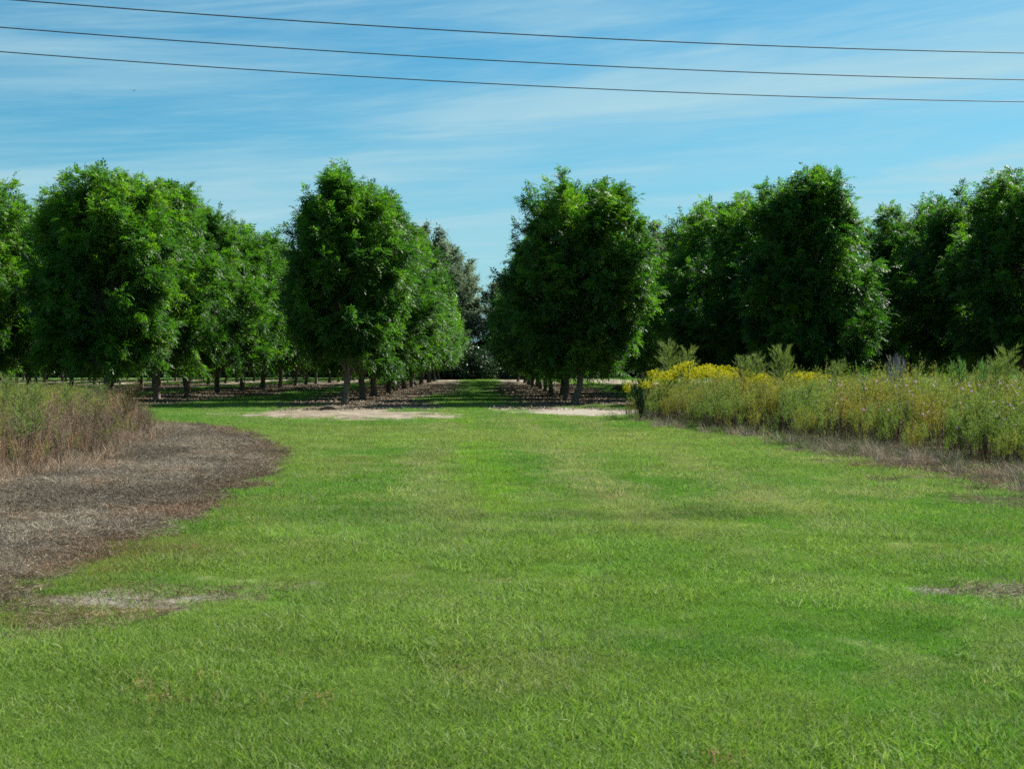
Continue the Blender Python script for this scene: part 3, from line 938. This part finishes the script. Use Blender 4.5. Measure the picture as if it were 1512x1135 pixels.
# long bleached grass drooping along the meadow edge and the left patch
def straw():
    vs = [tuft(500 + k, 80, .16, .38, .006, lean=.45, bendv=.45, dead=0) for k in range(3)]
    n = 14000
    x = R.uniform(4, 22, n); y = R.uniform(18, 54, n)
    d = sdist(x, y, P_RMEAD)
    k = R.uniform(size=n) < np.exp(-((d - .0) / np.interp(y, [20, 30, 40], [.85, .6, .4])) ** 2) * np.interp(y, [20, 30, 36, 50], [1, .85, .3, .12]) * smooth(.38, .58, fbm(x / .9, y / .9, 511, 2) + np.interp(y, [22, 40], [.08, -.04]))
    x1, y1 = x[k], y[k]
    x = R.uniform(-22, -7, n); y = R.uniform(17, 42, n)
    d = sdist(x, y, P_LWEED)
    k = R.uniform(size=n) < np.exp(-((d - .1) / .5) ** 2) * .5 * smooth(.35, .5, fbm(x / .9, y / .9, 519, 2))
    x, y = np.concatenate([x1, x[k]]), np.concatenate([y1, y[k]])
    c = mixc(np.broadcast_to(C(.22, .19, .155), (len(x), 3)), C(.38, .31, .22), R.uniform(size=len(x)))
    c = np.where(((R.uniform(size=len(x)) < .28) & (x > 0))[:, None], C(.10, .15, .04), c)
    c = np.where((x < 0)[:, None], c * C(.95, .86, .76), c)
    rot = np.stack([R.normal(0, .15, len(x)), R.normal(0, .15, len(x)), R.uniform(0, 6.28, len(x))], 1)
    scatter('bleached_grass', vs, ['thatch'], np.stack([x, y, gz(x, y)], 1), rot, R.uniform(.6, 1.25, len(x)) * np.where(x > 0, 1, .9), c, 'long bleached grass drooping along the edges of the weeds')


straw()


# ------------------------------------------------------------------ single plants one can point to
def fennel(seed, H, spread=.55, nb=22, mat='fennel', up=1.0, strands=54):
    rng = np.random.default_rng(seed)
    st, fr = Mesh(), Mesh()
    ts = np.linspace(0, 1, 8)[:, None]
    top = np.array([rng.normal(0, .06), rng.normal(0, .06), H * .93])
    cur = np.array([0, 0, -.03]) + top * ts
    st.tube(cur, np.linspace(.012, .004, 8), 5, .5)
    for i in range(nb):
        t = .42 + .58 * i / nb
        p0 = top * t
        a = i * 2.4 + rng.normal(0, .3)
        L_ = (1 - .55 * abs(t - .7)) * spread * rng.uniform(.75, 1.2)
        d = unit(np.array([math.cos(a), math.sin(a), .75 * up + 1.0 * (t - .4)]))
        u = np.linspace(0, 1, 6)[:, None]
        c2 = p0 + d * L_ * u + np.array([math.cos(a), math.sin(a), -.25]) * L_ * .22 * u ** 2
        st.tube(c2, np.linspace(.004, .0012, 6), 3, .6)
        w = rng.uniform(.1, 1, strands)
        pp = p0 + d * L_ * w[:, None] + np.array([math.cos(a), math.sin(a), -.25]) * L_ * .22 * (w ** 2)[:, None]
        dd = unit(d + rdir(strands, 0, rng) * .6)
        fr.blades(pp, dd, unit(np.cross(dd, rdir(strands, 0, rng))), rng.uniform(.09, .22, strands), .008, dd * 0 + [0, 0, -.01], rng.uniform(0, 1, strands))
    return st.mesh('fennel_stem', ['stem']), fr.mesh('fennel_fronds', [mat])


def goldenrod(seed, H):
    rng = np.random.default_rng(seed)
    st, fl = Mesh(), Mesh()
    top = np.array([rng.normal(0, .07), rng.normal(0, .07), H * .86])
    ts = np.linspace(0, 1, 6)[:, None]
    st.tube(np.array([0, 0, -.03]) + top * ts, np.linspace(.008, .004, 6), 4, .4)
    n = 90
    t = rng.uniform(.15, 1, n); d = rdir(n, .35, rng)
    st.blades(top * t[:, None], d, unit(np.cross(d, rdir(n, 0, rng))), rng.uniform(.07, .13, n), .014, d * 0 - [0, 0, .02], rng.uniform(.2, 1, n), 1)
    for i in range(15):
        a = i * 2.4; t0 = .80 + .2 * i / 15
        p0 = top * t0
        L_ = rng.uniform(.16, .30) * (1.2 - .5 * i / 15)
        dr = np.array([math.cos(a), math.sin(a), 0])
        u = rng.uniform(.1, 1, 30)[:, None]
        pp = p0 + dr * L_ * u + np.array([0, 0, 1]) * L_ * (1.2 * u - .8 * u ** 2) + rng.normal(0, .016, (30, 3))
        d = rdir(30, .4, rng)
        fl.rhombs(pp, d, unit(np.cross(d, rdir(30, 0, rng))), .034, .024, rng.uniform(0, 1, 30))
        uu = np.linspace(0, 1, 4)[:, None]
        fl.tube(p0 + dr * L_ * uu + np.array([0, 0, 1]) * L_ * (1.2 * uu - .8 * uu ** 2), [.003, .002, .0015, .001], 3, .0)
    fl.tube(top * np.array([[.78], [.9], [1.0]]), [.0045, .0043, .0042], 4, .0)
    return st.mesh('goldenrod_stem', ['stem', 'weed_plain']), fl.mesh('goldenrod_flowers', ['gold'])


M['weed_plain'] = foliage('goldenrod_leaf', [(0, (.05, .10, .02)), (1, (.13, .19, .03))], trans=.35, rough=.6, spec=.25)


def plant(name, ms, px, D, s, rz, label, cat, group, parts=('stem', 'fronds')):
    x = at(px, 560, D)
    e = link(name, None, loc=(x[0], D, 0), label=label, cat=cat, group=group)
    e.rotation_euler = (R.normal(0, .03), R.normal(0, .03), rz); e.scale = (s, s, s)
    link(parts[0], ms[0], e); link(parts[1], ms[1], e)
    return e


FN = [fennel(601, 2.4, .5, nb=34, up=1.9), fennel(602, 2.2, .45, nb=34, up=1.7), fennel(603, 2.0, .5, nb=44, up=2.2)]
for px, D, v, s, rz, lab in [
    (985, 49.2, 0, 1.08, 0, 'feathery dog fennel rising highest at the left end of the goldenrod'),
    (1012, 49.6, 1, 1.10, 1, 'feathery dog fennel just right of the highest one, above yellow flowers'),
    (1160, 45.0, 2, 1.14, 2, 'wide bushy dog fennel plume in the middle of the meadow edge, reddish centre'),
    (1118, 47.0, 1, .98, 3, 'small green dog fennel plume left of the wide bushy one'),
    (1096, 47.5, 2, 1.0, 4, 'low dog fennel plume at the right end of the dense goldenrod'),
    (1485, 35.0, 0, .92, 5, 'yellow-green dog fennel standing up near the right end of the meadow'),
    (1470, 34.0, 1, .90, .5, 'dog fennel just left of the tall right-end one'),
    (1232, 42.5, 1, .88, 2.5, 'short green plume right of the last goldenrod flowers'),
]:
    plant('dog_fennel', FN[v], px, D, s, rz, lab, 'wild plant', 'dog fennel plumes in the right meadow')

GR = [goldenrod(611, 2.0), goldenrod(612, 1.95), goldenrod(613, 2.05)]
rg = np.random.default_rng(5)
gl = []
for i in range(40):
    px = 948 + i * (1112 - 948) / 39
    gl.append((px + rg.normal(0, 2), 48.6 - (px - 948) * .013 + rg.uniform(-.8, 2.6), float(np.interp(px, [948, 965, 1000, 1050, 1112], [.84, .98, 1.10, 1.07, .97])) * rg.uniform(.80, 1.05)))
for px in (1117, 1121, 1126, 1130, 1134, 1141, 1150, 1157, 1164, 1171, 1177, 1182, 1190, 1197, 1206, 1221, 1236, 1240):
    gl.append((px, 45.5 + rg.uniform(-.4, .4), rg.uniform(.80, .95)))
for px in (925, 931):
    gl.append((px, 49.5, rg.uniform(.68, .78)))
for i, (px, D, s) in enumerate(gl):
    where = 'in the dense yellow bank at the meadow\'s left end' if px < 1113 and px > 940 else 'standing apart right of the dense yellow bank' if px > 1113 else 'small and sparse, at the very left tip of the meadow'
    plant('goldenrod', GR[i % 3], px, D, s, rg.uniform(0, 6), f'yellow flowering goldenrod {where}', 'wild plant', 'goldenrods ' + ('in the dense bank' if 940 < px < 1113 else 'apart on the right' if px > 1113 else 'at the left tip'), ('stem', 'flowers'))


# fine-twigged bushes: the bleached dead one and two green brooms
def twiggy(seed, H, w, mat, n=260, blade=.011):
    rng = np.random.default_rng(seed)
    st, fr = Mesh(), Mesh()
    for i in range(22):
        a = rng.uniform(0, 6.28); r = w * rng.uniform(.1, 1)
        tip = np.array([r * math.cos(a), r * math.sin(a), H * rng.uniform(.8, 1.05) * (1 - .15 * (r / w) ** 2)])
        u = np.linspace(0, 1, 6)[:, None]
        cur = tip * u * np.array([1, 1, 1]) - np.array([tip[0], tip[1], 0]) * .35 * u * (1 - u)
        st.tube(cur, np.linspace(.008, .002, 6), 3, rng.uniform())
        t = rng.uniform(.35, 1, n // 6)
        tt = t[:, None]
        pp = tip * tt - np.array([tip[0], tip[1], 0]) * .35 * tt * (1 - tt)
        d = unit(unit(tip) * 1.3 + rdir(len(t), .2, rng) * .6)
        fr.blades(pp, d, unit(np.cross(d, rdir(len(t), 0, rng))), rng.uniform(.10, .26, len(t)), blade, d * 0, rng.uniform(0, 1, len(t)))
    return st.mesh('bush_stems', [mat if mat != 'broom' else 'stem']), fr.mesh('bush_twigs', [mat])


plant('dead_bush', twiggy(621, 2.15, .42, 'greytwig'), 1326, 39, .97, 0, 'bleached grey leafless bush poking out of the right meadow', 'bush', None, ('stem', 'twig_mass'))
GB = twiggy(622, 2.1, .34, 'broom', n=420)
plant('broom_bush', GB, 1413, 36.5, .94, 0, 'bright green fine-leaved rounded bush in the right meadow', 'bush', 'green fine-leaved bushes', ('stem', 'twig_mass'))
plant('broom_bush', GB, 1455, 37.5, .92, 2, 'duller green fine-leaved bush right of the bright rounded one', 'bush', 'green fine-leaved bushes', ('stem', 'twig_mass'))
DG = twiggy(623, 1.9, .5, 'bluegreen', n=500, blade=.02)
plant('weed_clump', DG, 946, 48.4, .78, 0, 'dark blue-green weed clump at the left tip of the right meadow', 'bush', None, ('stem', 'twig_mass'))


def stalk(seed, H, lean, leafy, mat='stem'):
    rng = np.random.default_rng(seed)
    st, lf = Mesh(), Mesh()
    u = np.linspace(0, 1, 8)[:, None]
    top = np.array([lean, rng.normal(0, .05), H])
    st.tube(top * u + np.array([0, 0, -.03]) + np.array([1, 0, 0]) * .05 * np.sin(u * 3), np.linspace(.016, .004, 8), 5, .05)
    n = 120 if leafy else 50
    t = rng.uniform(.1 if leafy else .5, 1, n)
    d = rdir(n, .6, rng)
    lf.blades(top * t[:, None], d, unit(np.cross(d, rdir(n, 0, rng))), rng.uniform(.06, .11, n), .016 if leafy else .006, d * 0 - [0, 0, .01], rng.uniform(0, .6, n))
    return st.mesh('stalk_stem', ['stem']), lf.mesh('stalk_leaves', ['weed_plain' if leafy else 'greytwig'])


for px, D, H, ln, lf, lab in [
    (1272, 32.6, 1.85, .06, True, 'tall dark green leafy stalk at the front of the right meadow'),
    (1322, 31.5, 1.45, .05, False, 'dark leaning bare stalk right of the tall leafy green one'),
    (1400, 29.5, 1.5, .12, False, 'dark bare stalk near the bleached grass on the right'),
    (1005, 47.8, 2.1, .0, False, 'thin reddish stalk in front of the dense goldenrod'),
]:
    plant('weed_stalk', stalk(int(px), H, ln, lf), px, D, 1, 0, lab, 'wild plant', 'single stalks at the meadow front', ('stem', 'leaves'))

# left patch: ferny green plants and a leaning reddish one
FL = [fennel(631, 1.6, .3, nb=30, up=2, strands=20), fennel(632, 1.7, .26, nb=30, up=2, strands=20)]
for i, (px, D, s, lab) in enumerate([
    (28, 24.5, .90, 'dark green ferny plant inside the left weed patch'),
    (55, 25.5, .88, 'green ferny plant right of the dark one in the left weed patch'),
    (18, 33.0, 1.00, 'tall pale green plume sticking up at the far left edge'),
    (92, 34.0, .84, 'yellow-green plume standing above the left weeds'),
    (128, 35.0, .80, 'small plume in the middle of the left weed skyline'),
    (150, 36.0, .80, 'feathery plume in front of the flared pecan trunk'),
]):
    plant('fern_weed', FL[i % 2], px, D, s, i, lab, 'wild plant', 'ferny plants in the left weed patch')
lw_ = plant('leaning_weed', twiggy(641, 1.55, .36, 'rust', n=380, blade=.008) if 'rust' in M else twiggy(641, 1.55, .36, 'deadbrown', n=380, blade=.008) if 'deadbrown' in M else fennel(641, 1.5, .4, nb=30, mat='deadbrown_frond', up=2, strands=20), 168, 34.0, .95, 0,
            'brownish weed leaning right at the end of the left patch', 'wild plant', None)
lw_.rotation_euler = (0, .30, 0)

# thistle-like pink flowers sprinkled over the right part of the meadow
def pink():
    vs = []
    for k in range(2):
        rng = np.random.default_rng(700 + k); m = Mesh(); n = 22
        d = rdir(n, .3, rng)
        m.rhombs(d * .004, d, unit(np.cross(d, rdir(n, 0, rng))), .024, .012, rng.uniform(0, 1, n), 0, drop=0)
        vs.append(m)
    n = 900
    px = R.uniform(1215, 1600, n); D = R.uniform(24, 40, n)
    x = (px - 720) / F * D
    d = sdist(x, D, P_RMEAD)
    k = (d > .5) & (d < 4) & (R.uniform(size=n) < np.interp(px, [1215, 1420, 1512], [.12, .42, .38]))
    x, y, d = x[k], D[k], d[k]
    z = R.uniform(.75, 1.55, len(x)) * np.interp(d, [.5, 1.5], [.8, 1])
    scatter('meadow_flowers', vs, ['pink'], np.stack([x, y, z], 1), np.stack([x * 0, x * 0, R.uniform(0, 6, len(x))], 1), R.uniform(.8, 1.4, len(x)), np.ones((len(x), 3)), 'small pale pink flowers dotting the right meadow')


pink()

# ------------------------------------------------------------------ small man-made and dead things
# irrigation riser: upright white pipe with an elbow arm
e = link('irrigation_pipe', None, loc=tuple(at(229, 577, 105)[:2]) + (0,), label='thin white upright irrigation pipe with a side arm among the left pecan trunks', cat='pipe')
M['pvc'] = plain_mat('white_pipe', (.75, .75, .72), .4, var=.06)
m_ = Mesh(); m_.tube([(0, 0, -.05), (0, 0, .4), (0, 0, .80)], [.035, .035, .035], 10)
link('riser', m_.mesh('riser', ['pvc'], smooth_=True), e)
m_ = Mesh(); m_.tube([(.03, 0, .80), (-.12, 0, .815), (-.36, 0, .79), (-.4, 0, .76)], [.03, .028, .026, .026], 8)
link('side_arm', m_.mesh('side_arm', ['pvc'], smooth_=True), e)

# broken dead limb on the bare apron
m_ = Mesh(); rl = np.random.default_rng(3)
m_.tube([(-.36, 0, .05), (-.2, .03, .12), (0, .0, .15), (.2, -.03, .13), (.38, .02, .06)], [.05, .075, .085, .07, .03], 8)
m_.tube([(.02, 0, .15), (.16, .12, .24), (.22, .2, .26)], [.04, .025, .012], 6)
m_.tube([(-.15, 0, .1), (-.3, -.15, .16), (-.42, -.2, .1)], [.035, .02, .01], 6)
p = ground(485, 606.5)
link('fallen_branch', m_.mesh('fallen_branch', ['deadwood'], smooth_=True), loc=(p[0], p[1], 0), label='short dark broken limb lying on the bare soil left of the avenue', cat='branch')

# low dark limbs lying in the lane right of the avenue
m_ = Mesh()
for i in range(9):
    a = rl.uniform(-.5, .5); L_ = rl.uniform(.5, 1.3); x_ = rl.uniform(-.7, .5); z_ = rl.uniform(.08, .4)
    m_.tube([(x_, rl.uniform(-.3, .3), z_), (x_ + L_ * .5 * math.cos(a), rl.uniform(-.3, .3), z_ + .12), (x_ + L_ * math.cos(a), rl.uniform(-.3, .3), max(.04, z_ + L_ * .5 * math.sin(a)))], [.06, .05, .02], 6)
p = ground(915, 579)
link('branch_pile', m_.mesh('branch_pile', ['deadwood'], smooth_=True), loc=(p[0], p[1], 0), label='low dark heap of limbs on the lane right of the bushy avenue pecan', cat='branches')


# overhead wires: three conductors side by side on crossarms outside the picture
M['wire'] = plain_mat('dark_wire', (.035, .035, .04), .5)
WZ = CAMH + 8.5
for (yl, ym, yr), lab in zip([(-1.5, 50.5, 78.5), (40.5, 91, 118), (76.5, 125.5, 150.5)],
                             ['highest of the three overhead wires crossing the sky', 'middle of the three overhead wires crossing the sky', 'lowest of the three overhead wires, nearest the treetops']):
    def pz(px, py):
        d = _f + _r * (px - 756) / F - _u * (py - 567.5) / F
        t = (WZ - CAMH) / d[2]
        return d * t + np.array([0, 0, CAMH])
    A, Bp = pz(0, yl), pz(1512, yr)
    t = np.linspace(-1.2, 2.2, 120)[:, None]
    line = A + (Bp - A) * t
    # sag so that the middle passes through ym
    mid = A + (Bp - A) * .5
    # straight-line pixel at the point seen at x=756
    def proj(p_):
        q = p_ - np.array([0, 0, CAMH]); dz = q @ _f
        return 756 + F * (q @ _r) / dz, 567.5 - F * (q @ _u) / dz, dz
    ts = np.linspace(0, 1, 200); pr = [proj(A + (Bp - A) * s_) for s_ in ts]
    i0 = int(np.argmin([abs(a_[0] - 756) for a_ in pr])); tm = ts[i0]
    sag = (ym - pr[i0][1]) * pr[i0][2] / F
    k_ = sag / (tm * (1 - tm))
    line[:, 2] -= (k_ * t * (1 - t))[:, 0]
    m_ = Mesh(); m_.tube(line, np.full(len(line), .0145), 6)
    link('power_line', m_.mesh('power_line', ['wire'], smooth_=True), label=lab, cat='wire', group='overhead wires')

# a bird far away in the sky
b_ = Mesh()
b_.tube([(-.22, 0, 0), (-.12, 0, .02), (.05, 0, .03), (.2, 0, 0)], [.01, .055, .05, .01], 6)
bv = np.array([[(-.08, 0, .03), (.08, 0, .03), (.02, .34, .16), (-.05, .36, .16)], [(-.05, .36, .16), (.02, .34, .16), (-.02, .62, .08), (-.04, .62, .08)],
               [(-.08, 0, .03), (.08, 0, .03), (.02, -.34, .16), (-.05, -.36, .16)], [(-.05, -.36, .16), (.02, -.34, .16), (-.02, -.62, .08), (-.04, -.62, .08)]])
b_.add(bv, .3, quads=np.arange(16).reshape(4, 4))
bp_ = at(197.5, 134, 190)
bo = link('bird', b_.mesh('bird', ['deadwood']), loc=tuple(bp_), label='tiny bird far off in the sky on the left', cat='bird')
bo.rotation_euler = (.1, 0, 1.2)

# ------------------------------------------------------------------ light, sky
SV = np.array([.85, .62, 1.0]); SV = SV / np.linalg.norm(SV)
el = math.asin(SV[2]); az = math.atan2(SV[0], SV[1])
sd = bpy.data.lights.new('sun', 'SUN'); so = bpy.data.objects.new('sun', sd); col.objects.link(so)
sd.energy = 4.95; sd.angle = math.radians(.53); sd.color = (1, .955, .87)
so.rotation_euler = Vector(-SV).to_track_quat('-Z', 'Y').to_euler()

w = bpy.data.worlds.new('World'); sc.world = w; w.use_nodes = True
nt = w.node_tree; nt.nodes.clear(); N, L = nt.nodes.new, nt.links.new
sky = N('ShaderNodeTexSky'); sky.sky_type = 'NISHITA'; sky.sun_disc = False
sky.sun_elevation = el; sky.sun_rotation = az
sky.air_density = 1.0; sky.dust_density = .6; sky.ozone_density = 3.0
tc = N('ShaderNodeTexCoord')
sx = N('ShaderNodeSeparateXYZ'); L(tc.outputs['Generated'], sx.inputs[0])


def mth(op, a, b=None, c=None):
    n_ = N('ShaderNodeMath'); n_.operation = op
    for i, v in enumerate((a, b, c)):
        if v is None: continue
        if isinstance(v, (int, float)): n_.inputs[i].default_value = v
        else: L(v, n_.inputs[i])
    return n_.outputs[0]


azn = mth('ARCTAN2', sx.outputs[0], sx.outputs[1])


def cloud(su, sv, tilt, seed, lo, hi, det=7, rough=.6, dist=.6):
    u = mth('MULTIPLY', azn, su)
    v = mth('MULTIPLY', mth('ADD', sx.outputs[2], mth('MULTIPLY', azn, tilt)), sv)
    cb = N('ShaderNodeCombineXYZ'); L(u, cb.inputs[0]); L(v, cb.inputs[1]); cb.inputs[2].default_value = seed
    no = N('ShaderNodeTexNoise'); set_in(no, Scale=1, Detail=det, Roughness=rough, Distortion=dist)
    L(cb.outputs[0], no.inputs[0])
    mr = N('ShaderNodeMapRange'); mr.interpolation_type = 'SMOOTHSTEP'; set_in(mr, From_Min=lo, From_Max=hi)
    L(no.outputs[0], mr.inputs[0])
    return mr.outputs[0]


c1 = cloud(2.2, 24, -.08, 2.3, .42, .66)
c2 = cloud(7, 110, -.06, 7.7, .45, .72, det=10, rough=.68)
c3 = cloud(1.4, 11, -.10, 4.1, .35, .68, det=4)
cf = mth('ADD', mth('ADD', mth('MULTIPLY', c1, .46), mth('MULTIPLY', c2, .14)), mth('MULTIPLY', c3, .34))
hzn = N('ShaderNodeMapRange'); hzn.interpolation_type = 'SMOOTHSTEP'; set_in(hzn, From_Min=.17, From_Max=-.02, To_Min=0, To_Max=.80)
L(sx.outputs[2], hzn.inputs[0])
cf = mth('MINIMUM', mth('ADD', mth('ADD', cf, .06), hzn.outputs[0]), .88)
# sky colour: clear air a little more cyan than the model
tint = N('ShaderNodeMix'); tint.data_type = 'RGBA'; tint.blend_type = 'MULTIPLY'; tint.inputs[0].default_value = 1
tint.inputs[7].default_value = (.27, .76, .85, 1)
L(sky.outputs[0], tint.inputs[6])
mx = N('ShaderNodeMix'); mx.data_type = 'RGBA'
L(cf, mx.inputs[0]); L(tint.outputs[2], mx.inputs[6]); mx.inputs[7].default_value = (3.5, 5.4, 6.05, 1)
bg = N('ShaderNodeBackground'); bg.inputs[1].default_value = .05
L(mx.outputs[2], bg.inputs[0])
ow = N('ShaderNodeOutputWorld'); L(bg.outputs[0], ow.inputs[0])

# ------------------------------------------------------------------ haze
USE_HAZE = False
if USE_HAZE:
    hz = Mesh()
    x0, x1, y0, y1, z0, z1 = -400, 400, -60, 600, -1.0, 40
    vv = np.array([(x, y, z) for z in (z0, z1) for y in (y0, y1) for x in (x0, x1)], float)
    q = np.array([(0, 2, 3, 1), (4, 5, 7, 6), (0, 1, 5, 4), (2, 6, 7, 3), (0, 4, 6, 2), (1, 3, 7, 5)])
    hz.add(vv, 0.0, quads=q)
    m, nt, N, L = new_mat('haze_air')
    pv = N('ShaderNodeVolumePrincipled'); pv.inputs['Color'].default_value = (.72, .86, 1, 1); pv.inputs['Density'].default_value = .00012
    pv.inputs['Anisotropy'].default_value = .3
    o = N('ShaderNodeOutputMaterial'); L(pv.outputs[0], o.inputs['Volume'])
    link('haze', hz.mesh('haze', [m]), kind='stuff')

# ------------------------------------------------------------------ render settings
sc.view_settings.view_transform = 'Standard'
sc.view_settings.look = 'None'
sc.view_settings.exposure = 1.38
sc.view_settings.gamma = 1
cy = sc.cycles
cy.max_bounces = 8; cy.diffuse_bounces = 5; cy.glossy_bounces = 2; cy.transmission_bounces = 4; cy.transparent_max_bounces = 8
cy.volume_bounces = 0
cy.sample_clamp_indirect = 4
cy.use_denoising = False
sc.render.film_transparent = False
cy.filter_width = 1.6
